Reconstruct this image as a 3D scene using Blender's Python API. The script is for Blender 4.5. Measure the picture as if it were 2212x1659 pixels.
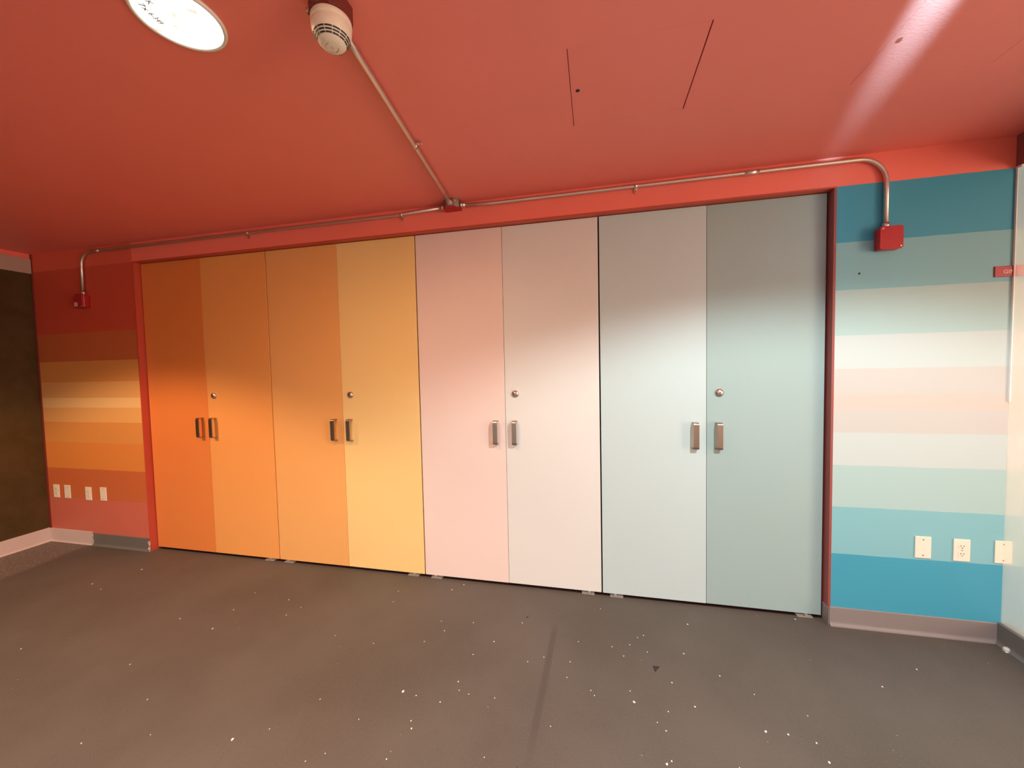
import bpy, bmesh, math, random
from mathutils import Matrix, Vector

for o in list(bpy.data.objects):
    bpy.data.objects.remove(o, do_unlink=True)
scene = bpy.context.scene
COL = scene.collection
random.seed(7)

# ------------------------------------------------------------------ camera
# X runs along the closet wall, Y into it (door faces at Y = 0), Z up, metres
F_PX = 818.44
CAM = Vector((3.65657, -2.43873, 1.47800))
RIGHT = Vector((0.97652569, 0.21432522, -0.02150058))
DOWN = Vector((-0.01155528, -0.04754828, -0.99880210))
FWD = Vector((-0.21509079, 0.97560436, -0.04395553))
cd = bpy.data.cameras.new('camera')
cam = bpy.data.objects.new('camera', cd)
COL.objects.link(cam)
cd.sensor_fit = 'HORIZONTAL'
cd.sensor_width = 36.0
cd.lens = F_PX / 2212.0 * 36.0
cd.clip_start = 0.02
M = Matrix((RIGHT, -DOWN, -FWD)).transposed().to_4x4()
M.translation = CAM
cam.matrix_world = M
scene.camera = cam

# ------------------------------------------------------------------ world, exposure
w = bpy.data.worlds.new('world'); scene.world = w
w.use_nodes = True
w.node_tree.nodes['Background'].inputs['Color'].default_value = (1.0, 0.93, 0.85, 1)
w.node_tree.nodes['Background'].inputs['Strength'].default_value = 0.05
scene.view_settings.view_transform = 'Standard'
scene.view_settings.look = 'None'
scene.view_settings.gamma = 1.0
scene.view_settings.use_curve_mapping = False
scene.view_settings.exposure = 0.0

# lamp powers (each light is made inside its own fixture further down)
P_CENTRE, C_CENTRE = 150.0, (1.000, 0.593, 0.333)
P_LEFT, C_LEFT = 322.0, (1.000, 0.658, 0.379)
P_RIGHT, C_RIGHT = 362.0, (0.870, 1.000, 1.000)
P_REARA, C_REARA = 50.0, (1.000, 0.900, 0.760)
P_REARB, C_REARB = 1300.0, (0.800, 0.923, 1.000)
P_REARC, C_REARC = 75.0, (0.667, 0.867, 1.000)
P_BEYOND, C_BEYOND = 80.0, (0.750, 1.000, 0.938)
P_STREAK, C_STREAK = 12000.0, (0.192, 0.700, 1.000)
P_DAY, C_DAY = 790.0, (1.000, 0.759, 0.582)        # daylight through an added, unseen window beyond the glass partition

ZC = 2.555          # ceiling height
YW = -0.047         # face of the closet wall (doors sit back from it at Y = 0)
XL = -1.165         # dark left wall
XG = 5.685          # glass partition
YF = -6.4           # wall behind the camera
XE = 8.6            # end of the space beyond the glass


def ray(px, py):
    return RIGHT * ((px - 1106) / F_PX) + DOWN * ((py - 829.5) / F_PX) + FWD


def at(px, py, axis, val):
    d = ray(px, py)
    t = (val - CAM[axis]) / d[axis]
    return CAM + d * t


# ------------------------------------------------------------------ materials
def new_mat(name):
    m = bpy.data.materials.new(name)
    m.use_nodes = True
    nt = m.node_tree
    return m, nt, nt.nodes['Principled BSDF']


def rgb(c):
    return (c[0], c[1], c[2], 1.0)


def add_bump(nt, bsdf, scale, strength, dist=0.002, detail=3.0):
    tc = nt.nodes.new('ShaderNodeTexCoord')
    nz = nt.nodes.new('ShaderNodeTexNoise')
    nz.inputs['Scale'].default_value = scale
    nz.inputs['Detail'].default_value = detail
    nt.links.new(tc.outputs['Object'], nz.inputs['Vector'])
    bp = nt.nodes.new('ShaderNodeBump')
    bp.inputs['Strength'].default_value = strength
    bp.inputs['Distance'].default_value = dist
    nt.links.new(nz.outputs['Fac'], bp.inputs['Height'])
    nt.links.new(bp.outputs['Normal'], bsdf.inputs['Normal'])
    return tc, nz


def paint(name, c, rough=0.5, spec=0.4, vary=0.06, bump=0.12, scale=180.0):
    m, nt, b = new_mat(name)
    tc, _ = add_bump(nt, b, scale, bump)
    nz = nt.nodes.new('ShaderNodeTexNoise')
    nz.inputs['Scale'].default_value = 3.0
    nz.inputs['Detail'].default_value = 4.0
    nt.links.new(tc.outputs['Object'], nz.inputs['Vector'])
    mx = nt.nodes.new('ShaderNodeMix'); mx.data_type = 'RGBA'
    mx.inputs['A'].default_value = rgb([k * (1 - vary) for k in c])
    mx.inputs['B'].default_value = rgb([min(1, k * (1 + vary)) for k in c])
    nt.links.new(nz.outputs['Fac'], mx.inputs['Factor'])
    nt.links.new(mx.outputs['Result'], b.inputs['Base Color'])
    b.inputs['Roughness'].default_value = rough
    b.inputs['Specular IOR Level'].default_value = spec
    return m


def metal(name, c, rough=0.35, bump=0.05):
    m, nt, b = new_mat(name)
    add_bump(nt, b, 400.0, bump, 0.0005)
    b.inputs['Base Color'].default_value = rgb(c)
    b.inputs['Metallic'].default_value = 1.0
    b.inputs['Roughness'].default_value = rough
    return m


def plain(name, c, rough=0.5, spec=0.5):
    return paint(name, c, rough, spec, 0.03, 0.03, 300.0)


def stripes(name, bands, rough=0.5):
    """bands: list of (z_bottom, colour), bottom first; horizontal painted bands"""
    m, nt, b = new_mat(name)
    tc, _ = add_bump(nt, b, 160.0, 0.12)
    sp = nt.nodes.new('ShaderNodeSeparateXYZ')
    nt.links.new(tc.outputs['Object'], sp.inputs['Vector'])
    nz = nt.nodes.new('ShaderNodeTexNoise'); nz.inputs['Scale'].default_value = 9.0
    nt.links.new(tc.outputs['Object'], nz.inputs['Vector'])
    wob = nt.nodes.new('ShaderNodeMath'); wob.operation = 'MULTIPLY_ADD'
    wob.inputs[1].default_value = 0.006
    nt.links.new(nz.outputs['Fac'], wob.inputs[0])
    nt.links.new(sp.outputs['Z'], wob.inputs[2])
    dv = nt.nodes.new('ShaderNodeMath'); dv.operation = 'DIVIDE'
    dv.inputs[1].default_value = 2.7
    nt.links.new(wob.outputs[0], dv.inputs[0])
    rp = nt.nodes.new('ShaderNodeValToRGB')
    rp.color_ramp.interpolation = 'CONSTANT'
    el = rp.color_ramp.elements
    el[0].position = 0.0; el[0].color = rgb(bands[0][1])
    el[1].position = bands[1][0] / 2.7; el[1].color = rgb(bands[1][1])
    for z, c in bands[2:]:
        e = el.new((z + 0.003) / 2.7); e.color = rgb(c)
    nt.links.new(dv.outputs[0], rp.inputs['Fac'])
    nt.links.new(rp.outputs['Color'], b.inputs['Base Color'])
    b.inputs['Roughness'].default_value = rough
    b.inputs['Specular IOR Level'].default_value = 0.35
    return m


RED = (0.92, 0.20, 0.145)
M_ceil = paint('ceiling_red', (0.86, 0.21, 0.165), 0.42, 0.5, 0.04, 0.10, 120.0)
M_red = paint('wall_red', RED, 0.5, 0.4)
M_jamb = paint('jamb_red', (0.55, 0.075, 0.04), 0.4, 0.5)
LA, LB, LC = (0.60, 0.145, 0.092), (0.57, 0.140, 0.043), (0.72, 0.245, 0.053)
LT = (0.62, 0.085, 0.042); LT2 = (0.76, 0.125, 0.072)  # upper reds darkened where lamp light falls off on this wall
LD, LE, LF = (0.70, 0.29, 0.075), (0.77, 0.40, 0.135), (0.85, 0.54, 0.23)
RA, RB, RC = (0.055, 0.32, 0.445), (0.22, 0.47, 0.51), (0.39, 0.54, 0.52)
RD, RE, RF = (0.52, 0.58, 0.56), (0.54, 0.51, 0.475), (0.59, 0.495, 0.44)
ZS = [0.0, 0.41, 0.666, 0.898, 1.081, 1.207, 1.292, 1.423, 1.603, 1.843, 2.098, 2.392]
M_left = stripes('warm_stripes', list(zip(ZS, [LA, LB, LC, LD, LE, LF, LE, LD, LB, LT, LT, LT2])))
M_right = stripes('cool_stripes', list(zip(ZS, [RA, RB, RC, RD, RE, RF, RE, RD, RC, RB, RA, RED])))
M_closet = plain('closet_shade', (0.03, 0.012, 0.01), 0.9, 0.1)  # darkness inside the closet put into the colour
M_doors = [paint('door_paint_%d' % i, c, 0.42, 0.45, 0.02, 0.06, 140.0) for i, c in enumerate([
    (0.78, 0.235, 0.055), (0.86, 0.365, 0.10), (0.85, 0.42, 0.135), (0.90, 0.62, 0.25),
    (0.83, 0.65, 0.58), (0.74, 0.71, 0.66), (0.53, 0.625, 0.62), (0.34, 0.445, 0.43)])]
M_handle = metal('handle_bronze', (0.42, 0.33, 0.27), 0.30)
M_lock = metal('lock_nickel', (0.62, 0.52, 0.46), 0.28)
M_steel = metal('conduit_steel', (0.72, 0.60, 0.53), 0.40, 0.1)
M_zinc = metal('zinc_steel', (0.80, 0.74, 0.68), 0.30)
M_greymetal = metal('box_grey', (0.30, 0.27, 0.25), 0.5)
M_boxred = paint('box_red', (0.45, 0.018, 0.022), 0.35, 0.5)
M_hingeplate = plain('hinge_pale', (0.30, 0.25, 0.22), 0.5)
M_detbox = paint('red_in_shadow', (0.17, 0.025, 0.018), 0.5)
M_jambr = paint('jamb_red_shaded', (0.30, 0.072, 0.060), 0.45, 0.4)  # frame red darkened for the shade on the right jamb
M_ivory = plain('ivory_plastic', (0.85, 0.74, 0.60), 0.35)
M_slot = plain('slot_dark', (0.02, 0.015, 0.012), 0.6)
M_screw = metal('screw', (0.45, 0.38, 0.33), 0.4)
M_detector = plain('detector_ivory', (0.80, 0.66, 0.52), 0.4)
M_signred = plain('sign_red', (0.40, 0.022, 0.030), 0.35)
M_letter = plain('sign_letter', (0.90, 0.62, 0.60), 0.5)
M_ink = plain('marker_ink', (0.02, 0.02, 0.02), 0.6)
M_trim = paint('lamp_trim_white', (0.80, 0.72, 0.62), 0.4)
M_palewood = paint('pale_trim', (0.46, 0.33, 0.26), 0.5)
M_basepale = paint('base_pale', (0.60, 0.46, 0.42), 0.5, 0.4, 0.12)
M_basegrey = paint('base_grey', (0.15, 0.135, 0.12), 0.45, 0.4, 0.12)
M_basebrown = paint('base_brown', (0.25, 0.205, 0.19), 0.45, 0.4, 0.10)
M_fleck = plain('white_paint_fleck', (0.90, 0.85, 0.75), 0.5)
M_chip = plain('dark_chip', (0.02, 0.016, 0.012), 0.5)
M_header = paint('header_red_shaded', (0.30, 0.10, 0.10), 0.5)  # red with the shade on the head over the glass mixed in
M_room = paint('rear_wall_paint', (0.68, 0.62, 0.54), 0.6)
M_white = plain('white_strip', (0.88, 0.86, 0.80), 0.3)
M_bump = plain('bumper_pale', (0.62, 0.56, 0.50), 0.4)
M_torn = paint('torn_edge', (0.60, 0.47, 0.38), 0.8, 0.2, 0.3, 0.6, 60.0)


def make_floor_mat():
    m, nt, b = new_mat('rubber_floor')
    L = nt.links.new
    tc = nt.nodes.new('ShaderNodeTexCoord')
    sp = nt.nodes.new('ShaderNodeSeparateXYZ'); L(tc.outputs['Object'], sp.inputs['Vector'])

    def noise(scale, detail=4.0, rough=0.5):
        n = nt.nodes.new('ShaderNodeTexNoise')
        n.inputs['Scale'].default_value = scale
        n.inputs['Detail'].default_value = detail
        n.inputs['Roughness'].default_value = rough
        L(tc.outputs['Object'], n.inputs['Vector'])
        return n.outputs['Fac']

    def math_(op, a, c, clamp=False):
        n = nt.nodes.new('ShaderNodeMath'); n.operation = op; n.use_clamp = clamp
        for i, k in enumerate((a, c)):
            if isinstance(k, (int, float)):
                n.inputs[i].default_value = k
            else:
                L(k, n.inputs[i])
        return n.outputs[0]

    def ramp(x, lo, hi):
        n = nt.nodes.new('ShaderNodeMapRange'); n.interpolation_type = 'SMOOTHSTEP'
        n.inputs['From Min'].default_value = lo; n.inputs['From Max'].default_value = hi
        L(x, n.inputs['Value'])
        return n.outputs['Result']

    def mix(f, a, c):
        n = nt.nodes.new('ShaderNodeMix'); n.data_type = 'RGBA'
        if isinstance(f, (int, float)):
            n.inputs['Factor'].default_value = f
        else:
            L(f, n.inputs['Factor'])
        for k, s in ((a, 'A'), (c, 'B')):
            if isinstance(k, tuple):
                n.inputs[s].default_value = rgb(k)
            else:
                L(k, n.inputs[s])
        return n.outputs['Result']

    base = mix(ramp(noise(1.3, 5.0, 0.6), 0.3, 0.7), (0.088, 0.070, 0.056), (0.114, 0.092, 0.075))
    base = mix(ramp(noise(170.0, 2.0), 0.55, 0.72), base, (0.130, 0.108, 0.088))
    base = mix(ramp(noise(110.0, 3.0), 0.66, 0.74), base, (0.050, 0.038, 0.030))
    # worn dark drag mark running out from the closet
    dx = math_('ABSOLUTE', math_('SUBTRACT', math_('ADD', sp.outputs['X'], math_('MULTIPLY', sp.outputs['Y'], -0.03)), 3.428), 0.0)
    inx = math_('SUBTRACT', 1.0, ramp(dx, 0.010, 0.020))
    iny = math_('MULTIPLY', ramp(sp.outputs['Y'], -1.25, -0.85), math_('SUBTRACT', 1.0, ramp(sp.outputs['Y'], -0.42, -0.30)))
    wear = math_('MULTIPLY', math_('MULTIPLY', inx, iny), 0.55)
    base = mix(wear, base, (0.066, 0.052, 0.044))
    # paler dusty strip along the left wall
    edge = math_('ADD', sp.outputs['X'], math_('ADD', math_('MULTIPLY', noise(7.0, 4.0), 0.10), math_('MULTIPLY', sp.outputs['Y'], 0.12)))
    strip = math_('SUBTRACT', 1.0, ramp(edge, -0.70, -0.62))
    dusty = mix(ramp(noise(60.0, 3.0), 0.45, 0.62), (0.135, 0.104, 0.086), (0.22, 0.172, 0.142))
    base = mix(math_('MULTIPLY', strip, 0.9), base, dusty)
    # fine pale specks
    vo = nt.nodes.new('ShaderNodeTexVoronoi'); vo.inputs['Scale'].default_value = 16.0
    L(tc.outputs['Object'], vo.inputs['Vector'])
    sepc = nt.nodes.new('ShaderNodeSeparateColor'); L(vo.outputs['Color'], sepc.inputs['Color'])
    speck = math_('MULTIPLY', math_('LESS_THAN', vo.outputs['Distance'], 0.035), math_('GREATER_THAN', sepc.outputs['Red'], 0.72))
    base = mix(math_('MULTIPLY', speck, 0.45), base, (0.75, 0.68, 0.58))
    L(base, b.inputs['Base Color'])
    b.inputs['Roughness'].default_value = 0.55
    b.inputs['Specular IOR Level'].default_value = 0.35
    h = math_('ADD', noise(220.0, 2.0), math_('MULTIPLY', ramp(noise(110.0, 3.0), 0.60, 0.74), -0.8))
    bp = nt.nodes.new('ShaderNodeBump')
    bp.inputs['Strength'].default_value = 0.35
    bp.inputs['Distance'].default_value = 0.003
    L(h, bp.inputs['Height']); L(bp.outputs['Normal'], b.inputs['Normal'])
    return m


def make_dark_wall_mat():
    m, nt, b = new_mat('dark_board')
    L = nt.links.new
    tc, nz = add_bump(nt, b, 90.0, 0.1)
    n2 = nt.nodes.new('ShaderNodeTexNoise'); n2.inputs['Scale'].default_value = 5.0
    n2.inputs['Detail'].default_value = 6.0; n2.inputs['Roughness'].default_value = 0.65
    L(tc.outputs['Object'], n2.inputs['Vector'])
    rp = nt.nodes.new('ShaderNodeValToRGB')
    e = rp.color_ramp.elements
    e[0].position = 0.35; e[0].color = (0.056, 0.032, 0.006, 1)
    e[1].position = 0.80; e[1].color = (0.100, 0.055, 0.020, 1)
    L(n2.outputs['Fac'], rp.inputs['Fac']); L(rp.outputs['Color'], b.inputs['Base Color'])
    b.inputs['Roughness'].default_value = 0.5
    b.inputs['Specular IOR Level'].default_value = 0.3
    return m


def make_glass_mat():
    m, nt, b = new_mat('hazy_glass')
    L = nt.links.new
    out = nt.nodes['Material Output']
    b.inputs['Base Color'].default_value = (0.95, 0.93, 0.88, 1)
    b.inputs['Roughness'].default_value = 0.15
    tr = nt.nodes.new('ShaderNodeBsdfTransparent'); tr.inputs['Color'].default_value = (0.97, 0.98, 0.97, 1)
    tl = nt.nodes.new('ShaderNodeBsdfTranslucent'); tl.inputs['Color'].default_value = (0.95, 0.93, 0.88, 1)
    tc = nt.nodes.new('ShaderNodeTexCoord')
    nz = nt.nodes.new('ShaderNodeTexNoise'); nz.inputs['Scale'].default_value = 4.0
    L(tc.outputs['Object'], nz.inputs['Vector'])
    mr = nt.nodes.new('ShaderNodeMapRange')
    mr.inputs['To Min'].default_value = 0.28; mr.inputs['To Max'].default_value = 0.36
    L(nz.outputs['Fac'], mr.inputs['Value'])
    haze = nt.nodes.new('ShaderNodeMixShader'); haze.inputs['Fac'].default_value = 0.5
    L(b.outputs['BSDF'], haze.inputs[1]); L(tl.outputs['BSDF'], haze.inputs[2])
    mx = nt.nodes.new('ShaderNodeMixShader')
    L(mr.outputs['Result'], mx.inputs['Fac'])
    L(tr.outputs['BSDF'], mx.inputs[1]); L(haze.outputs['Shader'], mx.inputs[2])
    L(mx.outputs['Shader'], out.inputs['Surface'])
    return m


def make_lens_mat():
    m, nt, b = new_mat('lamp_lens')
    L = nt.links.new
    tc = nt.nodes.new('ShaderNodeTexCoord')
    nz = nt.nodes.new('ShaderNodeTexNoise'); nz.inputs['Scale'].default_value = 22.0
    nz.inputs['Detail'].default_value = 3.0
    L(tc.outputs['Object'], nz.inputs['Vector'])
    rp = nt.nodes.new('ShaderNodeValToRGB')
    e = rp.color_ramp.elements
    e[0].position = 0.57; e[0].color = (1.6, 1.5, 1.25, 1)
    e[1].position = 0.66; e[1].color = (0.95, 0.80, 0.66, 1)
    L(nz.outputs['Fac'], rp.inputs['Fac'])
    b.inputs['Base Color'].default_value = (0.1, 0.1, 0.1, 1)
    L(rp.outputs['Color'], b.inputs['Emission Color'])
    b.inputs['Emission Strength'].default_value = 1.0
    return m


M_floor = make_floor_mat()
M_darkwall = make_dark_wall_mat()
M_glass = make_glass_mat()
M_lens = make_lens_mat()


# ------------------------------------------------------------------ mesh helpers
def box(bm, x0, x1, y0, y1, z0, z1, mi=0):
    vs = [bm.verts.new((x, y, z)) for x in (x0, x1) for y in (y0, y1) for z in (z0, z1)]
    idx = [(0, 1, 3, 2), (4, 6, 7, 5), (0, 4, 5, 1), (2, 3, 7, 6), (0, 2, 6, 4), (1, 5, 7, 3)]
    for f in idx:
        fc = bm.faces.new([vs[i] for i in f]); fc.material_index = mi
    return vs


def lathe(bm, prof, seg=32, mi=0):
    """revolve [(r, z), ...] about Z"""
    rings = []
    for r, z in prof:
        if r < 1e-6:
            rings.append([bm.verts.new((0, 0, z))])
        else:
            rings.append([bm.verts.new((r * math.cos(2 * math.pi * k / seg), r * math.sin(2 * math.pi * k / seg), z)) for k in range(seg)])
    for a, b_ in zip(rings, rings[1:]):
        for k in range(seg):
            k2 = (k + 1) % seg
            if len(a) == 1 and len(b_) == 1:
                continue
            if len(a) == 1:
                f = bm.faces.new((a[0], b_[k2], b_[k]))
            elif len(b_) == 1:
                f = bm.faces.new((a[k], a[k2], b_[0]))
            else:
                f = bm.faces.new((a[k], a[k2], b_[k2], b_[k]))
            f.material_index = mi; f.smooth = True


def tube(bm, pts, r, seg=14):
    pts = [Vector(p) for p in pts]
    rings = []
    nrm = None
    for i, p in enumerate(pts):
        if i == 0: t = pts[1] - pts[0]
        elif i == len(pts) - 1: t = pts[-1] - pts[-2]
        else: t = (pts[i + 1] - p).normalized() + (p - pts[i - 1]).normalized()
        t.normalize()
        if nrm is None:
            nrm = t.orthogonal().normalized()
        else:
            nrm = (nrm - t * nrm.dot(t)).normalized()
        bn = t.cross(nrm)
        rings.append([bm.verts.new(p + nrm * (r * math.cos(2 * math.pi * k / seg)) + bn * (r * math.sin(2 * math.pi * k / seg))) for k in range(seg)])
    for a, b_ in zip(rings, rings[1:]):
        for k in range(seg):
            f = bm.faces.new((a[k], a[(k + 1) % seg], b_[(k + 1) % seg], b_[k])); f.smooth = True
    bm.faces.new(rings[0][::-1]); bm.faces.new(rings[-1])


def prism(bm, poly, vec):
    """extrude a closed planar polygon (list of points) along vec"""
    a = [bm.verts.new(p) for p in poly]
    b_ = [bm.verts.new(Vector(p) + Vector(vec)) for p in poly]
    n = len(poly)
    bm.faces.new(a[::-1]); bm.faces.new(b_)
    for k in range(n):
        bm.faces.new((a[k], a[(k + 1) % n], b_[(k + 1) % n], b_[k]))


def obj(name, bm, mats, parent=None, bevel=0.0, seg=2):
    bmesh.ops.recalc_face_normals(bm, faces=bm.faces[:])
    me = bpy.data.meshes.new(name)
    bm.to_mesh(me); bm.free()
    for mt in (mats if isinstance(mats, (list, tuple)) else [mats]):
        me.materials.append(mt)
    o = bpy.data.objects.new(name, me)
    COL.objects.link(o)
    if parent is not None:
        o.parent = parent
    if bevel > 0:
        md = o.modifiers.new('bevel', 'BEVEL'); md.width = bevel; md.segments = seg; md.limit_method = 'ANGLE'
    return o


def bx(name, mats, dims, parent=None, bevel=0.0):
    bm = bmesh.new(); box(bm, *dims)
    return obj(name, bm, mats, parent, bevel)


def struct(o):
    o['kind'] = 'structure'
    return o


def tag(o, label, cat, group=None):
    o['label'] = label; o['category'] = cat
    if group: o['group'] = group
    return o


def thing(name, label, cat, loc=(0, 0, 0), group=None):
    o = bpy.data.objects.new(name, None)
    COL.objects.link(o)
    o.location = loc
    o.empty_display_size = 0.05
    return tag(o, label, cat, group)


# ------------------------------------------------------------------ room shell
bm = bmesh.new(); box(bm, XL - 0.15, XE + 0.1, YF - 0.1, 0.55, -0.08, 0.0)
struct(obj('floor', bm, M_floor))

H1 = (3.574, 4.034, -1.088, -0.662)
H2 = (4.643, 5.090, -1.088, -0.650)
bm = bmesh.new()
xs = [XL - 0.15, H1[0], H1[1], H2[0], H2[1], XE + 0.1]
for i in range(5):
    x0, x1 = xs[i], xs[i + 1]
    hole = H1 if i == 1 else H2 if i == 3 else None
    if hole:
        box(bm, x0, x1, YF - 0.1, hole[2], ZC, ZC + 0.02)
        box(bm, x0, x1, hole[3], 0.55, ZC, ZC + 0.02)
    else:
        box(bm, x0, x1, YF - 0.1, 0.55, ZC, ZC + 0.02)
box(bm, XL - 0.15, XE + 0.1, YF - 0.1, 0.55, ZC + 0.02, ZC + 0.08)
struct(obj('ceiling', bm, M_ceil))

X0, X8 = -0.004, 4.914      # door opening
ZH = 2.397                  # underside of the head
bm = bmesh.new()
box(bm, XL - 0.15, X0 - 0.012, YW, 0.10, 0, ZC, 0)
box(bm, X8 + 0.012, XE, YW, 0.10, 0, ZC, 2)
box(bm, X0 - 0.012, X8 + 0.012, YW, 0.10, ZH + 0.008, ZC, 1)
wall_back = struct(obj('wall_back', bm, [M_left, M_red, M_right]))
bm = bmesh.new()
bmesh.ops.create_circle(bm, cap_ends=True, segments=10, radius=0.006)
p = at(1856, 591, 1, YW)
ho = obj('screw_hole', bm, M_slot, wall_back)
ho.rotation_euler = (math.pi / 2, 0, 0); ho.location = (p.x, YW - 0.0008, p.z)

# red painted frame of the closet opening
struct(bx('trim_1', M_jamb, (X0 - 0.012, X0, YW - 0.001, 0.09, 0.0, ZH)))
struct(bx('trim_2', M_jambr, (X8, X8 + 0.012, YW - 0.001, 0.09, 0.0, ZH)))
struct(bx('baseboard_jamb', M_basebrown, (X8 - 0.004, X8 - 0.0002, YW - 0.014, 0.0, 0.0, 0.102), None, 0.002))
struct(bx('floor_closet_shade', M_closet, (X0, X8, 0.004, 0.50, 0.0, 0.0008)))  # dark sheet that blackens the shadow gap under the doors
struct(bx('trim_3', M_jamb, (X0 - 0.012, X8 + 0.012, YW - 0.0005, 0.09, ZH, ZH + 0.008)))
# dark closet interior behind the door gaps
bm = bmesh.new()
box(bm, X0 - 0.012, X8 + 0.012, 0.50, 0.52, 0, ZC)
box(bm, X0 - 0.03, X0 - 0.012, 0.09, 0.52, 0, ZC)
box(bm, X8 + 0.012, X8 + 0.03, 0.09, 0.52, 0, ZC)
struct(obj('wall_closet', bm, M_closet))

# left wall: dark board wall with a pale head board
bm = bmesh.new(); box(bm, XL - 0.12, XL - 0.006, YF, YW, 0, ZC)
struct(obj('wall_left', bm, M_darkwall))
struct(bx('trim_4', M_palewood, (XL - 0.006, XL + 0.012, YF, YW - 0.010, 2.385, 2.512), None, 0.003))
struct(bx('trim_5', M_red, (XL - 0.006, XL - 0.002, YF, YW, 2.512, ZC)))
struct(bx('trim_9_shade', M_detbox, (XL - 0.006, XL + 0.004, YW - 0.010, YW, 0.12, ZC)))  # dark strip painting the shadow in the wall corner
# wall behind the camera and end wall of the space beyond the glass
struct(bx('wall_front', M_room, (XL - 0.15, XE + 0.1, YF - 0.1, YF, 0, ZC)))
# end wall beyond the glass: an unseen window, added as fill, lets daylight in
WY0, WY1, WZ0, WZ1 = -5.6, -0.9, 0.35, 2.25
bm = bmesh.new()
box(bm, XE, XE + 0.1, YF, 0.10, 0, WZ0); box(bm, XE, XE + 0.1, YF, 0.10, WZ1, ZC)
box(bm, XE, XE + 0.1, YF, WY0, WZ0, WZ1); box(bm, XE, XE + 0.1, WY1, 0.10, WZ0, WZ1)
struct(obj('wall_right', bm, M_room))
win = bpy.data.objects.new('window_2_added', None); COL.objects.link(win); struct(win)
for yy in (WY0, -3.25, WY1 - 0.05):
    bx('window_frame', M_white, (XE - 0.02, XE + 0.08, yy, yy + 0.05, WZ0, WZ1), win)
for zz in (WZ0, WZ1 - 0.05):
    bx('window_frame', M_white, (XE - 0.02, XE + 0.08, WY0, WY1, zz, zz + 0.05), win)
ld = bpy.data.lights.new('window_fill', 'AREA'); ld.shape = 'RECTANGLE'
ld.size = WY1 - WY0; ld.size_y = WZ1 - WZ0; ld.energy = P_DAY; ld.color = C_DAY
lo = bpy.data.objects.new('window_fill', ld); COL.objects.link(lo)
lo.location = (XE + 0.12, (WY0 + WY1) / 2, (WZ0 + WZ1) / 2)
lo.rotation_euler = Vector((-1, 0, 0)).to_track_quat('-Z', 'Z').to_euler()


def cove(name, mat, p0, p1, h=0.104, toe=0.020):
    """rubber cove base from p0 to p1 (floor points on the wall face); room lies to the left of p0->p1"""
    p0 = Vector((p0[0], p0[1], 0)); p1 = Vector((p1[0], p1[1], 0))
    d = (p1 - p0); n = Vector((-d.y, d.x, 0)).normalized()
    prof = [(0, 0), (toe, 0), (toe, 0.0025)]
    for k in range(1, 7):
        a = k / 6 * math.pi / 2
        prof.append((toe - (toe - 0.005) * math.sin(a), 0.0025 + (toe) * (1 - math.cos(a))))
    prof += [(0.005, h - 0.003), (0.003, h), (0, h)]
    bm = bmesh.new()
    prism(bm, [p0 + n * a + Vector((0, 0, z)) for a, z in prof], d)
    return struct(obj(name, bm, mat))


cove('baseboard_back_right', M_basebrown, (XG - 0.006, YW), (X8 + 0.006, YW))
cove('baseboard_back_left', M_basepale, (-0.665, YW), (XL, YW), 0.118, 0.014)
cove('baseboard_back_middle', M_basegrey, (X0 - 0.016, YW), (-0.655, YW), 0.108)
cove('baseboard_left', M_basepale, (XL - 0.006, YW), (XL - 0.006, YF), 0.125, 0.014)
cove('baseboard_right', M_basegrey, (XG - 0.012, YF), (XG - 0.012, YW - 0.006), 0.108, 0.022)
# torn ends of the grey base
for nm, x, hgt in (('torn_edge', -0.660, 0.105), ('torn_edge', X0 - 0.014, 0.085)):
    bm = bmesh.new()
    n = 8
    a = [bm.verts.new((x + random.uniform(-0.010, 0.004), YW - 0.001 - 0.012 * random.random(), hgt * k / n)) for k in range(n + 1)]
    b_ = [bm.verts.new((x + random.uniform(0.004, 0.018), YW - 0.008 - 0.014 * random.random(), hgt * k / n)) for k in range(n + 1)]
    c_ = [bm.verts.new((x + random.uniform(0.004, 0.012), YW, hgt * k / n)) for k in range(n + 1)]
    for k in range(n):
        for u, v in ((a, b_), (b_, c_), (c_, a)):
            bm.faces.new((u[k], v[k], v[k + 1], u[k + 1]))
    bm.faces.new((a[0], c_[0], b_[0])); bm.faces.new((a[n], b_[n], c_[n]))
    obj(nm, bm, M_torn, wall_back)

# glass partition: window_1 with head, edge strip
gl = bx('window_1', M_glass, (XG, XG + 0.010, YF, YW - 0.002, 0.108, 2.405)); struct(gl)
obj_strip = bx('edge_strip', M_white, (XG - 0.004, XG - 0.0002, YW - 0.010, YW - 0.0005, 1.25, 2.405), gl)
struct(bx('trim_6', M_header, (XG - 0.004, XG + 0.10, YF, YW - 0.001, 2.405, ZC)))
struct(bx('trim_7', M_basegrey, (XG - 0.012, XG + 0.03, YF, YW - 0.001, 0.0, 0.1078)))
struct(bx('trim_8', M_white, (XG - 0.006, XG + 0.016, YW - 0.030, YW - 0.001, 2.395, 2.405)))


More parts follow.
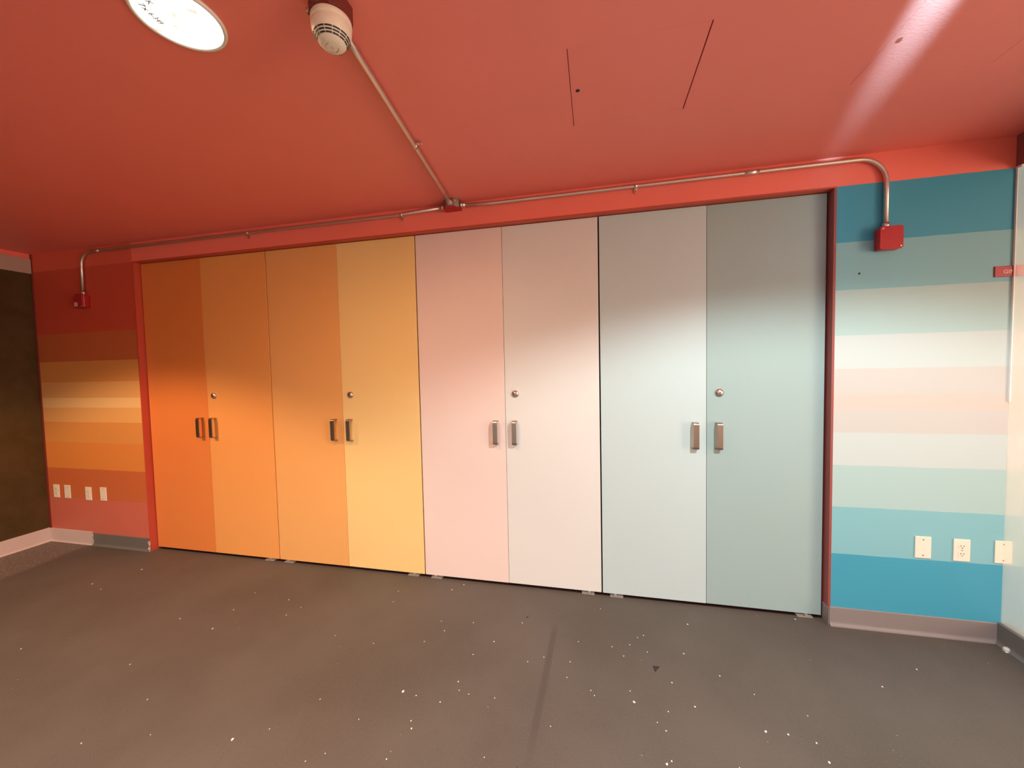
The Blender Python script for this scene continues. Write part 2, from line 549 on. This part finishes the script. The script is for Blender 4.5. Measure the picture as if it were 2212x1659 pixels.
# ------------------------------------------------------------------ closet doors
def handle_mesh():
    """flat bar pull, lying in local XZ with legs along +Y; bar face at Y = -0.043"""
    bm = bmesh.new()
    t, wd, hh, so, r = 0.006, 0.030, 0.080, 0.043, 0.014
    outer, inner = [], []
    for s in (1, -1):
        arc_o = []
        for k in range(6):
            a = k / 5 * math.pi / 2
            arc_o.append((-so + r - r * math.sin(a), s * (hh - r + r * math.cos(a))))
        outer += arc_o if s == 1 else arc_o[::-1]
    ri = r - t
    for s in (1, -1):
        arc = []
        for k in range(6):
            a = k / 5 * math.pi / 2
            arc.append((-so + r - ri * math.sin(a), s * (hh - r + ri * math.cos(a))))
        inner += arc if s == 1 else arc[::-1]
    outer = [(0, hh)] + outer + [(0, -hh)]
    inner = [(0, hh - t)] + inner + [(0, -hh + t)]
    for x in (-wd / 2, wd / 2):
        pass
    va = [[bm.verts.new((x, y, z)) for (y, z) in outer] for x in (-wd / 2, wd / 2)]
    vb = [[bm.verts.new((x, y, z)) for (y, z) in inner] for x in (-wd / 2, wd / 2)]
    n = len(outer)
    for k in range(n - 1):
        bm.faces.new((va[0][k], va[0][k + 1], va[1][k + 1], va[1][k]))
        bm.faces.new((vb[0][k], vb[1][k], vb[1][k + 1], vb[0][k + 1]))
        for s in (0, 1):
            bm.faces.new((va[s][k], vb[s][k], vb[s][k + 1], va[s][k + 1]))
    for k in (0, n - 1):
        bm.faces.new((va[0][k], va[1][k], vb[1][k], vb[0][k]))
    bmesh.ops.recalc_face_normals(bm, faces=bm.faces[:])
    me = bpy.data.meshes.new('handle'); bm.to_mesh(me); bm.free(); me.materials.append(M_handle)
    return me


HANDLE = handle_mesh()
edges = [0.0, 0.6115, 1.2285, 1.8425, 2.4565, 3.0695, 3.6840, 4.2995, 4.910]
DLAB = [
    'burnt orange closet door without a lock, hung on the jamb beside the warm striped wall',
    'orange closet door with a keyed lock, next to the burnt orange door',
    'light orange closet door without a lock, next to the golden yellow door',
    'golden yellow closet door with a keyed lock, next to the pale pink door',
    'pale pink closet door without a lock, next to the golden yellow door',
    'off-white beige closet door with a keyed lock, next to the pale pink door',
    'pale grey closet door without a lock, between the beige and the aqua doors',
    'light aqua closet door with a keyed lock, on the jamb beside the blue striped wall',
]
for i in range(8):
    left = i % 2 == 0
    xa = edges[i] + (0.004 if left else 0.0012)
    xb = edges[i + 1] - (0.0012 if left else 0.004)
    cx = (xa + xb) / 2
    d = thing('closet_door', DLAB[i], 'door', (cx, 0, 0), 'painted closet doors')
    hw = (xb - xa) / 2
    yo = 0.0015 if i in (5, 7) else 0.0
    bx('panel', M_doors[i], (-hw, hw, yo, 0.042, 0.018, 2.3935), d, 0.0015)
    sx = (hw - 0.063) if left else (-hw + 0.063)
    h = bpy.data.objects.new('handle', HANDLE); COL.objects.link(h); h.parent = d
    h.location = (sx, yo, 1.047)
    h['label'] = 'dark metal bar pull'
    if not left:
        bm = bmesh.new()
        lathe(bm, [(0, 0.016), (0.0135, 0.016), (0.0150, 0.0150), (0.0155, 0.0125), (0.0175, 0.0120), (0.0225, 0.0080), (0.0235, 0.0040), (0.0235, 0.0)], 28)
        lk = obj('lock_cylinder', bm, M_lock, d)
        lk.rotation_euler = (math.pi / 2, 0, 0)
        lk.location = (-hw + 0.069, yo, 1.303)
        bm = bmesh.new(); box(bm, -0.0012, 0.0012, -0.0055, 0.0035, 0.0155, 0.0163)
        lathe(bm, [(0, 0.0164), (0.0025, 0.0164), (0.0025, 0.0155)], 10)
        obj('keyway', bm, M_slot, lk)
    # bottom pivot plate near the hinge side
    px = (-hw + 0.085) if left else (hw - 0.085)
    if i != 0:
        bm = bmesh.new()
        box(bm, px - 0.040, px + 0.040, -0.010, 0.030, 0.001, 0.008)
        box(bm, px - 0.008 * (1 if left else -1) - 0.008, px - 0.008 * (1 if left else -1) + 0.008, -0.012, 0.02, 0.008, 0.0175)
        obj('pivot_plate', bm, M_hingeplate, d)


# ------------------------------------------------------------------ conduits and boxes
def strap(parent, x, y, z, axis, side):
    """one-hole strap round a conduit at (x, y, z); axis: run direction, side: ear direction"""
    a = Vector(axis).normalized(); s = Vector(side).normalized()
    bm = bmesh.new()
    p = Vector((x, y, z))
    tube(bm, [p - a * 0.009, p + a * 0.009], 0.0135, 16)
    t = a.cross(s)
    q = p + s * 0.026
    poly = []
    for u, v in ((-1, -1), (1, -1), (1, 1), (-1, 1)):
        poly.append(q + a * (0.008 * u) + s * (0.015 * v) - t * 0.0)
    o = obj('strap', bm, M_zinc, parent)
    return o, p, a, s


def strap_ear(parent, p, out, ear, a):
    """flat ear with screw, resting on the wall or ceiling; out points into the room"""
    bm = bmesh.new()
    c = p + ear * 0.024
    vs = []
    for o_ in (0.0, 0.003):
        for u, v in ((-1, -1), (1, -1), (1, 1), (-1, 1)):
            vs.append(bm.verts.new(c + a * (0.008 * u) + ear * (0.013 * v) + out * (o_ - 0.0115)))
    for f in ((0, 1, 2, 3), (7, 6, 5, 4), (0, 4, 5, 1), (1, 5, 6, 2), (2, 6, 7, 3), (3, 7, 4, 0)):
        bm.faces.new([vs[k] for k in f])
    obj('strap_ear', bm, M_zinc, parent)
    bm = bmesh.new(); tube(bm, [c + out * -0.0085 + ear * 0.003, c + out * -0.0050 + ear * 0.003], 0.0045, 10)
    obj('screw', bm, M_screw, parent)


RC = 0.0115
YC = YW - 0.0165
ZCON = 2.522


def bend(p0, pc, p1, r, n=10):
    """points of a fillet of radius r at corner pc between p0 and p1"""
    p0, pc, p1 = Vector(p0), Vector(pc), Vector(p1)
    u = (p0 - pc).normalized(); v = (p1 - pc).normalized()
    c = pc + (u + v) * r
    pts = []
    for k in range(n + 1):
        a = k / n * math.pi / 2
        pts.append(c - v * (r * math.cos(a)) - u * (r * math.sin(a)))
    return pts


JX, JY = 2.768, -0.075        # ceiling junction box beside the closet wall
def connector(parent, p0, p1, r=0.0150):
    bm = bmesh.new(); tube(bm, [p0, p1], r, 16)
    d_ = (Vector(p1) - Vector(p0)).normalized()
    tube(bm, [Vector(p0), Vector(p0) + d_ * 0.006], r + 0.004, 8)
    return obj('connector', bm, M_zinc, parent)


# run towards the glass partition, bending down to the box on the cool striped wall
bxr = 5.138
cr = thing('conduit', 'grey steel conduit run from the ceiling box to the blue striped wall', 'conduit', (0, 0, 0), 'steel conduits')
bm = bmesh.new()
pts = [(JX + 0.06, YC - 0.012, ZCON + 0.006), (JX + 0.25, YC, ZCON)] + bend((3, YC, ZCON), (bxr, YC, ZCON), (bxr, YC, 2.2), 0.125) + [(bxr, YC, 2.165)]
tube(bm, pts, RC); obj('tube', bm, M_steel, cr)
for x in (3.90, ):
    _, p, a, s = strap(cr, x, YC, ZCON, (1, 0, 0), (0, 0, -1)); strap_ear(cr, p, Vector((0, -1, 0)), Vector((0, 0, -1)), a)
bm = bmesh.new(); tube(bm, [(4.475, YC, ZCON), (4.545, YC, ZCON)], 0.0140, 16); obj('coupling', bm, M_zinc, cr)
connector(cr, (bxr, YC, 2.158), (bxr, YC, 2.185))
connector(cr, (JX + 0.056, YC - 0.012, ZCON + 0.006), (JX + 0.085, YC - 0.010, ZCON + 0.005))

# run towards the dark wall, bending down to the box on the warm striped wall
bxl = -0.545
cl = thing('conduit', 'grey steel conduit run from the ceiling box to the warm striped wall', 'conduit', (0, 0, 0), 'steel conduits')
bm = bmesh.new()
pts = [(JX - 0.06, YC - 0.012, ZCON + 0.004), (JX - 0.40, YC, ZCON - 0.006)] + bend((2, YC, ZCON - 0.006), (bxl, YC, ZCON - 0.006), (bxl, YC, 2.2), 0.115) + [(bxl, YC, 2.175)]
tube(bm, pts, RC); obj('tube', bm, M_steel, cl)
for x in (2.40, 1.15):
    _, p, a, s = strap(cl, x, YC, ZCON - 0.006, (1, 0, 0), (0, 0, -1)); strap_ear(cl, p, Vector((0, -1, 0)), Vector((0, 0, -1)), a)
bm = bmesh.new(); tube(bm, [(-0.40, YC, ZCON - 0.006), (-0.33, YC, ZCON - 0.006)], 0.0140, 16); obj('coupling', bm, M_zinc, cl)
connector(cl, (bxl, YC, 2.168), (bxl, YC, 2.195))
connector(cl, (JX - 0.056, YC - 0.012, ZCON + 0.004), (JX - 0.085, YC - 0.011, ZCON + 0.003))

# run across the ceiling to the detector
DX, DY = at(718, 103, 2, ZC - 0.127).xy
cc = thing('conduit', 'grey steel conduit crossing the red ceiling to the heat detector', 'conduit', (0, 0, 0), 'steel conduits')
zc2 = ZC - 0.0165
bm = bmesh.new()
A = Vector((JX + 0.0, JY - 0.055, zc2 - 0.008)); B = Vector((DX - 0.012, DY + 0.05, zc2 - 0.004))
tube(bm, [A, A.lerp(B, 0.12) + Vector((0, 0, 0.006)), A.lerp(B, 0.9) + Vector((0, 0, 0.004)), B], RC); obj('tube', bm, M_steel, cc)
dirc = (B - A).normalized()
p = A.lerp(B, 0.485)
sd = Vector((0, 0, 1)).cross(dirc).normalized()
if sd.x < 0: sd = -sd
strap(cc, p.x, p.y, p.z + 0.005, dirc, sd)
strap_ear(cc, p + Vector((0, 0, 0.003)), Vector((0, 0, -1)), sd, dirc)
connector(cc, A + dirc * -0.002, A + dirc * 0.026)

# red ceiling junction box
jb = thing('junction_box', 'octagonal steel junction box with red cover where three conduits meet', 'junction box', (JX, JY, ZC))
def octo(r, cut, rot=0):
    return [(r, cut), (cut, r), (-cut, r), (-r, cut), (-r, -cut), (-cut, -r), (cut, -r), (r, -cut)]
bm = bmesh.new(); prism(bm, [(x, y, -0.046) for x, y in octo(0.053, 0.030)], (0, 0, 0.046)); obj('body', bm, M_greymetal, jb, 0.002)
bm = bmesh.new(); prism(bm, [(x, y, -0.052) for x, y in octo(0.056, 0.032)], (0, 0, 0.006)); obj('cover', bm, M_boxred, jb, 0.002)
bm = bmesh.new()
tube(bm, [(0.030, -0.048, -0.015), (0.030, -0.058, -0.015)], 0.010, 12)
obj('knockout', bm, M_zinc, jb)


def wall_box(name, label, x, ztop):
    t = thing(name, label, 'junction box', (x, YW, ztop - 0.058))
    bx('body', M_boxred, (-0.049, 0.049, -0.046, 0.0, -0.057, 0.057), t, 0.010)
    poly = []
    for cxx, czz, a0 in ((0.0375, 0.0455, 0), (-0.0375, 0.0455, 90), (-0.0375, -0.0455, 180), (0.0375, -0.0455, 270)):
        for k in range(5):
            a = math.radians(a0 + k * 22.5)
            poly.append((cxx + 0.013 * math.cos(a), -0.046, czz + 0.013 * math.sin(a)))
    bm = bmesh.new(); prism(bm, poly, (0, -0.008, 0)); obj('cover', bm, M_boxred, t, 0.0015)
    for sx_, sz in ((-0.039, 0.046), (0.039, -0.046)):
        bm = bmesh.new(); tube(bm, [(sx_, -0.0535, sz), (sx_, -0.0565, sz)], 0.004, 10)
        obj('screw', bm, M_zinc, t)
    return t


wall_box('junction_box', 'square red junction box on the blue striped wall', 5.143, 2.158)
tl = wall_box('junction_box', 'square red junction box with a pale scuffed patch on the warm striped wall', -0.551, 2.168)
bx('scuffed_patch', M_torn, (-0.042, -0.004, -0.0545, -0.0540, -0.046, -0.012), tl)

# ------------------------------------------------------------------ heat detector
db = thing('detector_box', 'octagonal red ceiling box holding the heat detector', 'junction box', (DX, DY, ZC))
bm = bmesh.new(); prism(bm, [(x, y, -0.050) for x, y in octo(0.052, 0.030)], (0, 0, 0.050)); obj('body', bm, M_detbox, db, 0.002)
bm = bmesh.new(); tube(bm, [(-0.016, -0.045, -0.030), (-0.016, -0.066, -0.030)], 0.011, 12); obj('connector', bm, M_zinc, db)
bm = bmesh.new(); tube(bm, [(-0.046, -0.02, -0.030), (-0.060, -0.02, -0.030)], 0.010, 12); obj('knockout', bm, M_zinc, db)
hd = thing('heat_detector', 'ivory dome heat detector with dark vent slots under the red ceiling', 'heat detector', (DX, DY, ZC - 0.0505))
bm = bmesh.new()
lathe(bm, [(0, 0), (0.054, 0), (0.056, -0.003), (0.056, -0.016), (0.0535, -0.0185), (0, -0.0185)], 40); obj('base', bm, M_detector, hd)
PROF = [(0.0535, -0.0185), (0.0550, -0.026), (0.0545, -0.036), (0.0515, -0.046), (0.0470, -0.0545), (0.0405, -0.064), (0.0340, -0.0710), (0.0280, -0.0745), (0.0200, -0.0765), (0, -0.0770)]
bm = bmesh.new(); lathe(bm, PROF, 40); dome = obj('dome', bm, M_detector, hd)
tapers = [(0.0490, -0.0520), (0.0450, -0.0580), (0.0410, -0.0640)]
for row, (r, z) in enumerate(tapers):
    for k in range(14):
        a0 = 2 * math.pi * (k + 0.06) / 14; a1 = 2 * math.pi * (k + 0.94) / 14
        bm = bmesh.new()
        n = 4; rows = []
        for j in range(n + 1):
            a = a0 + (a1 - a0) * j / n
            rr = [(r + 0.0007, z + 0.0010), (r - 0.0013, z - 0.0022)]
            rows.append([bm.verts.new(((q + 0.0006) * math.cos(a), (q + 0.0006) * math.sin(a), zz - 0.0004)) for q, zz in rr])
        for j in range(n):
            bm.faces.new((rows[j][0], rows[j + 1][0], rows[j + 1][1], rows[j][1]))
        obj('vent_slot', bm, M_slot, dome)
for a0, a1 in ((0.4, 1.6), (1.8, 2.5), (3.6, 4.8)):
    bm = bmesh.new(); tube(bm, [(0.017 * math.cos(a0 + (a1 - a0) * k / 8), 0.017 * math.sin(a0 + (a1 - a0) * k / 8), -0.0769) for k in range(9)], 0.0007, 6)
    obj('score_line', bm, M_screw, dome)
bm = bmesh.new(); tube(bm, [(0, 0.004, -0.0771), (0.001, -0.006, -0.0771)], 0.0008, 6); obj('score_line', bm, M_screw, dome)


# ------------------------------------------------------------------ ceiling hatches
def hatch(hole, label, gx0, gx1, lx, ly, latch_mat):
    x0, x1, y0, y1 = hole
    t = thing('access_panel', label, 'access panel', ((x0 + x1) / 2, (y0 + y1) / 2, ZC), 'ceiling access panels')
    hx, hy = (x1 - x0) / 2, (y1 - y0) / 2
    bx('panel', M_ceil, (-hx + gx0, hx - gx1, -hy + 0.0004, hy - 0.0004, 0.0, 0.012), t)
    bm = bmesh.new(); bmesh.ops.create_circle(bm, cap_ends=True, segments=20, radius=0.0085)
    o = obj('latch', bm, latch_mat, t); o.location = (lx - (x0 + x1) / 2, ly - (y0 + y1) / 2, -0.0004)
    return t


hatch(H1, 'square red ceiling access panel with a dark latch hole', 0.0026, 0.0045, 3.602, -0.881, M_slot)
hatch(H2, 'square red ceiling access panel with a painted latch in the bright streak', 0.0012, 0.0012, 4.672, -0.856, paint('latch_paint', (0.42, 0.07, 0.045)))


# ------------------------------------------------------------------ lamps
def fixture(label, x, y, power, color, angle, blend, radius=0.06, group='round ceiling downlights'):
    t = thing('downlight', label, 'ceiling light', (x, y, ZC), group)
    bm = bmesh.new()
    lathe(bm, [(0.1085, -0.006), (0.1110, -0.009), (0.1165, -0.008), (0.1190, -0.003), (0.1190, 0.0), (0.1085, 0.0)], 56)
    lathe(bm, [(0.1085, 0.0), (0.1085, -0.006)], 56)
    obj('trim_ring', bm, M_trim, t)
    bm = bmesh.new()
    lathe(bm, [(0, -0.006), (0.1084, -0.006), (0.1084, -0.0005), (0, -0.0005)], 56)
    obj('lens', bm, M_lens, t)
    ld = bpy.data.lights.new('downlight_lamp', 'SPOT')
    ld.energy = power; ld.color = color
    ld.spot_size = math.radians(angle); ld.spot_blend = blend; ld.shadow_soft_size = radius
    lo = bpy.data.objects.new('lamp', ld); COL.objects.link(lo)
    lo.parent = t; lo.location = (0, 0, -0.012)
    return t


c = fixture('round lit ceiling downlight with handwriting on its lens', 2.4408, -1.4853, P_CENTRE, C_CENTRE, 178, 1.0)
fixture('round ceiling downlight before the burnt orange closet door', 0.20, -1.85, P_LEFT, C_LEFT, 127, 0.30)
fixture('round ceiling downlight before the aqua closet door', 4.72, -1.85, P_RIGHT, C_RIGHT, 145, 0.30)
fixture('added fill downlight beyond the glass partition', 6.9, -1.4853, P_BEYOND, C_BEYOND, 170, 1.0)  # added lamp, out of view, lighting the space behind the glass
fixture('added fill downlight in the row away from the closet, on the dark wall side', 0.20, -4.4, P_REARA, C_REARA, 170, 1.0)  # this and the next two: unseen lamps added behind the camera as fill
fixture('added fill downlight in the middle of the row away from the closet', 2.44, -4.4, P_REARB, C_REARB, 170, 1.0)
fixture('added fill downlight in the row away from the closet, on the glass side', 4.70, -4.4, P_REARC, C_REARC, 170, 1.0)



def text(name, body, size, mat, parent, loc, rot, ext=0.0004):
    cu = bpy.data.curves.new(name, 'FONT')
    cu.body = body; cu.size = size; cu.extrude = ext
    tmp = bpy.data.objects.new(name, cu); COL.objects.link(tmp)
    dg = bpy.context.evaluated_depsgraph_get()
    me = bpy.data.meshes.new_from_object(tmp.evaluated_get(dg))
    bpy.data.objects.remove(tmp, do_unlink=True)
    me.materials.clear(); me.materials.append(mat)
    o = bpy.data.objects.new(name, me); COL.objects.link(o)
    o.parent = parent; o.location = loc; o.rotation_euler = rot
    return o


# handwriting on the visible lens, laid along its rim (read from below)
def lens_text(body, p0, p1, pu, height):
    z = ZC - 0.0066
    A_, B_, U_ = at(p0[0], p0[1], 2, z), at(p1[0], p1[1], 2, z), at(pu[0], pu[1], 2, z)
    xa = (B_ - A_).normalized(); ya = (U_ - A_); ya = (ya - xa * ya.dot(xa)).normalized()
    o = text('handwriting', body, height, M_ink, c, (0, 0, 0), (0, 0, 0), 0.0002)
    wd = max(v.co.x for v in o.data.vertices)
    k = (B_ - A_).length / wd
    R3 = Matrix((xa, ya, xa.cross(ya))).transposed().to_4x4()
    o.matrix_local = Matrix.Translation(A_ - Vector(c.location)) @ R3 @ Matrix.Diagonal((k, 1.0, 1.0, 1.0))


lens_text('6-349', (319, 28), (345, 52), (331, 18), 0.022)
lens_text('7x', (296, 6), (314, 24), (306, -2), 0.022)
lens_text('LK', (306, -6), (322, 10), (316, -14), 0.022)

# spot invented out of view to draw the bright streak on the ceiling
t = thing('streak_spot', 'added unseen spot that draws the bright ceiling streak', 'added light', (4.36, -2.35, ZC))
bm = bmesh.new(); lathe(bm, [(0, 0), (0.028, 0), (0.028, -0.010), (0.006, -0.012), (0.006, -0.05), (0, -0.05)], 24); obj('canopy', bm, M_trim, t)
dirv = (Vector((4.86, -0.2, ZC + 0.17)) - Vector((4.36, -2.35, ZC - 0.075))).normalized()
bm = bmesh.new(); tube(bm, [Vector((0, 0, -0.075)) - dirv * 0.05, Vector((0, 0, -0.075)) + dirv * 0.04], 0.026, 20); obj('head', bm, M_trim, t)
ld = bpy.data.lights.new('streak_lamp', 'SPOT'); ld.energy = P_STREAK; ld.color = C_STREAK
ld.spot_size = math.radians(10.0); ld.spot_blend = 1.0; ld.shadow_soft_size = 0.01
lo = bpy.data.objects.new('lamp', ld); COL.objects.link(lo); lo.parent = t
lo.location = Vector((0, 0, -0.075)) + dirv * 0.06
lo.rotation_euler = dirv.to_track_quat('-Z', 'Y').to_euler()


# ------------------------------------------------------------------ wall plates, sign
def plate(label, x, z, kind, mat=M_ivory):
    t = thing('wall_plate' if kind != 'outlet' else 'outlet', label, 'wall plate' if kind != 'outlet' else 'outlet', (x, YW, z), 'ivory wall plates')
    bx('plate', mat, (-0.0355, 0.0355, -0.0055, 0.0, -0.0585, 0.0585), t, 0.002)
    if kind == 'blank':
        for s in (0.042, -0.042):
            bm = bmesh.new(); tube(bm, [(0, -0.005, s), (0, -0.0066, s)], 0.0038, 12); obj('screw', bm, M_screw, t)
    else:
        for s in (0.0205, -0.0205):
            bm = bmesh.new()
            prof = []
            for k in range(24):
                a = 2 * math.pi * k / 24
                prof.append((0.0170 * math.cos(a), -0.0052, s + max(-0.0125, min(0.0125, 0.0170 * math.sin(a)))))
            prism(bm, prof, (0, -0.0022, 0))
            r_ = obj('receptacle', bm, mat, t)
            for sx_ in (-0.0063, 0.0063):
                bx('slot', M_slot, (sx_ - 0.0011, sx_ + 0.0011, -0.0078, -0.0073, s - 0.001, s + 0.008), r_)
            bm = bmesh.new(); tube(bm, [(0, -0.0073, s - 0.007), (0, -0.0078, s - 0.007)], 0.0024, 10); obj('slot', bm, M_slot, r_)
        bm = bmesh.new(); tube(bm, [(0, -0.005, 0), (0, -0.0066, 0)], 0.003, 10); obj('screw', bm, M_screw, t)
    return t


plate('ivory blank wall plate on the blue striped wall, nearest the closet', 5.344, 0.477, 'blank')
plate('ivory duplex outlet on the blue striped wall', 5.511, 0.475, 'outlet')
plate('ivory blank wall plate half behind the glass partition', 5.684, 0.479, 'blank')
plate('ivory outlet on the warm striped wall, in the corner with the dark wall', -1.062, 0.462, 'outlet')
plate('ivory blank wall plate second from the dark wall on the warm stripes', -0.927, 0.462, 'blank')
plate('ivory outlet third from the dark wall on the warm stripes', -0.674, 0.457, 'outlet')
plate('ivory blank wall plate nearest the burnt orange door on the warm stripes', -0.500, 0.462, 'blank')

sg = thing('sign', 'small red plaque with pale letters on the blue striped wall, partly behind glass', 'sign', (5.608, YW, 1.902))
bx('plaque', M_signred, (0.0, 0.165, -0.005, 0.0, -0.0265, 0.0265), sg, 0.003)
text('lettering', 'GIM', 0.027, M_letter, sg, (0.034, -0.0052, -0.011), (math.pi / 2, 0, 0), 0.0004)

# pale round stop on the base under the glass
ds = thing('door_stop', 'small pale round stop on the dark base under the glass', 'door stop', (XG - 0.030, -0.115, 0.0))
bm = bmesh.new(); lathe(bm, [(0, 0.022), (0.006, 0.0215), (0.011, 0.018), (0.013, 0.011), (0.012, 0.0), (0, 0.0)], 20); obj('bumper', bm, M_bump, ds)
bm = bmesh.new(); lathe(bm, [(0.0125, 0.004), (0.015, 0.0035), (0.016, 0.0), (0.0125, 0.0)], 20); obj('foot_ring', bm, M_zinc, ds)

# ------------------------------------------------------------------ flecks on the floor
S = 2.989
F1 = [(915, 90, 5), (595, 183, 5), (652, 218, 4), (1162, 407, 5), (1372, 472, 5), (1508, 350, 4), (1648, 240, 3), (1865, 285, 4),
      (1848, 385, 4), (952, 930, 4), (972, 1157, 4), (525, 1212, 5), (1500, 1188, 9), (840, 703, 4), (1740, 1120, 4), (2067, 928, 4),
      (1943, 335, 3), (2165, 518, 3), (2100, 1278, 4), (1972, 1328, 4), (135, 603, 4)]
F2 = [(391, 758, 9), (1882, 826, 9), (442, 947, 5), (445, 998, 6), (284, 1195, 5), (978, 436, 5), (1160, 315, 4), (783, 70, 4), (707, 102, 4),
      (845, 315, 4), (815, 775, 4), (753, 751, 4), (747, 695, 5), (1300, 537, 4), (1195, 565, 4), (1470, 567, 4), (1740, 470, 4), (1905, 410, 4),
      (1943, 396, 4), (1855, 458, 4), (1968, 504, 4), (2203, 514, 5), (1626, 784, 4), (1603, 752, 4), (1857, 755, 4), (2103, 888, 5), (2032, 958, 4),
      (2090, 1013, 5), (2095, 1228, 8), (2125, 1208, 6), (982, 800, 4), (630, 827, 5), (843, 520, 4), (528, 436, 4), (638, 305, 3), (658, 367, 4),
      (360, 112, 3), (326, 180, 3), (915, 1183, 4), (1343, 984, 4), (1665, 224, 3), (1522, 437, 4), (1448, 667, 4), (1815, 530, 4), (475, 785, 4),
      (200, 448, 4), (105, 938, 4), (2127, 702, 5)]
F3 = [(40, 205, 5), (14, 395, 5), (247, 538, 5), (88, 738, 6), (545, 898, 8), (690, 916, 7), (872, 971, 6), (955, 1098, 8), (1520, 496, 5),
      (1297, 608, 6), (470, 658, 4), (375, 1132, 4), (735, 172, 5), (815, 796, 4)]
spots = [(0 + a / S, 1200 + b / S, s) for a, b, s in F1] + [(740 + a / S, 1240 + b / S, s) for a, b, s in F2] + [(1472 + a / S, 1280 + b / S, s) for a, b, s in F3]
FM = []
for v in range(4):
    bm = bmesh.new()
    n = 9
    vs = [bm.verts.new(((0.5 + 0.12 * random.uniform(-1, 1)) * math.cos(2 * math.pi * k / n), (0.5 + 0.12 * random.uniform(-1, 1)) * math.sin(2 * math.pi * k / n), 0.0003)) for k in range(n)]
    vt = [bm.verts.new((q.co.x * 0.8, q.co.y * 0.8, 0.0010)) for q in vs]
    bm.faces.new(vt)
    for k in range(n):
        bm.faces.new((vs[k], vs[(k + 1) % n], vt[(k + 1) % n], vt[k]))
    bmesh.ops.recalc_face_normals(bm, faces=bm.faces[:])
    me = bpy.data.meshes.new('paint_fleck'); bm.to_mesh(me); bm.free(); me.materials.append(M_fleck)
    FM.append(me)
for k, (px, py, s) in enumerate(spots):
    p = at(px, py, 2, 0.0)
    dist = (p - CAM).dot(FWD)
    dia = s / 1.9 * dist / F_PX
    o = bpy.data.objects.new('paint_fleck', FM[k % 4]); COL.objects.link(o)
    o.location = (p.x, p.y, 0.0); o.scale = (dia, dia * 1.5, 1); o.rotation_euler = (0, 0, random.uniform(-0.6, 0.6))
    tag(o, 'tiny white paint fleck on the grey-brown rubber floor', 'paint fleck', 'paint flecks on the floor')
for px, py, s, lab in ((1418, 1445, 1.0, 'dark triangular chip lying on the grey-brown floor'), (1139, 1334, 0.45, 'tiny dark crumb on the floor before the beige closet door')):
    p = at(px, py, 2, 0.0)
    bm = bmesh.new()
    prism(bm, [(-0.014 * s, 0.013 * s, 0.0002), (0.014 * s, 0.012 * s, 0.0002), (0.004 * s, 0.002 * s, 0.0002), (-0.008 * s, -0.020 * s, 0.0002)], (0.001, 0.001, 0.004 * s))
    o = obj('floor_chip', bm, M_chip); o.location = (p.x, p.y, 0)
    tag(o, lab, 'debris')
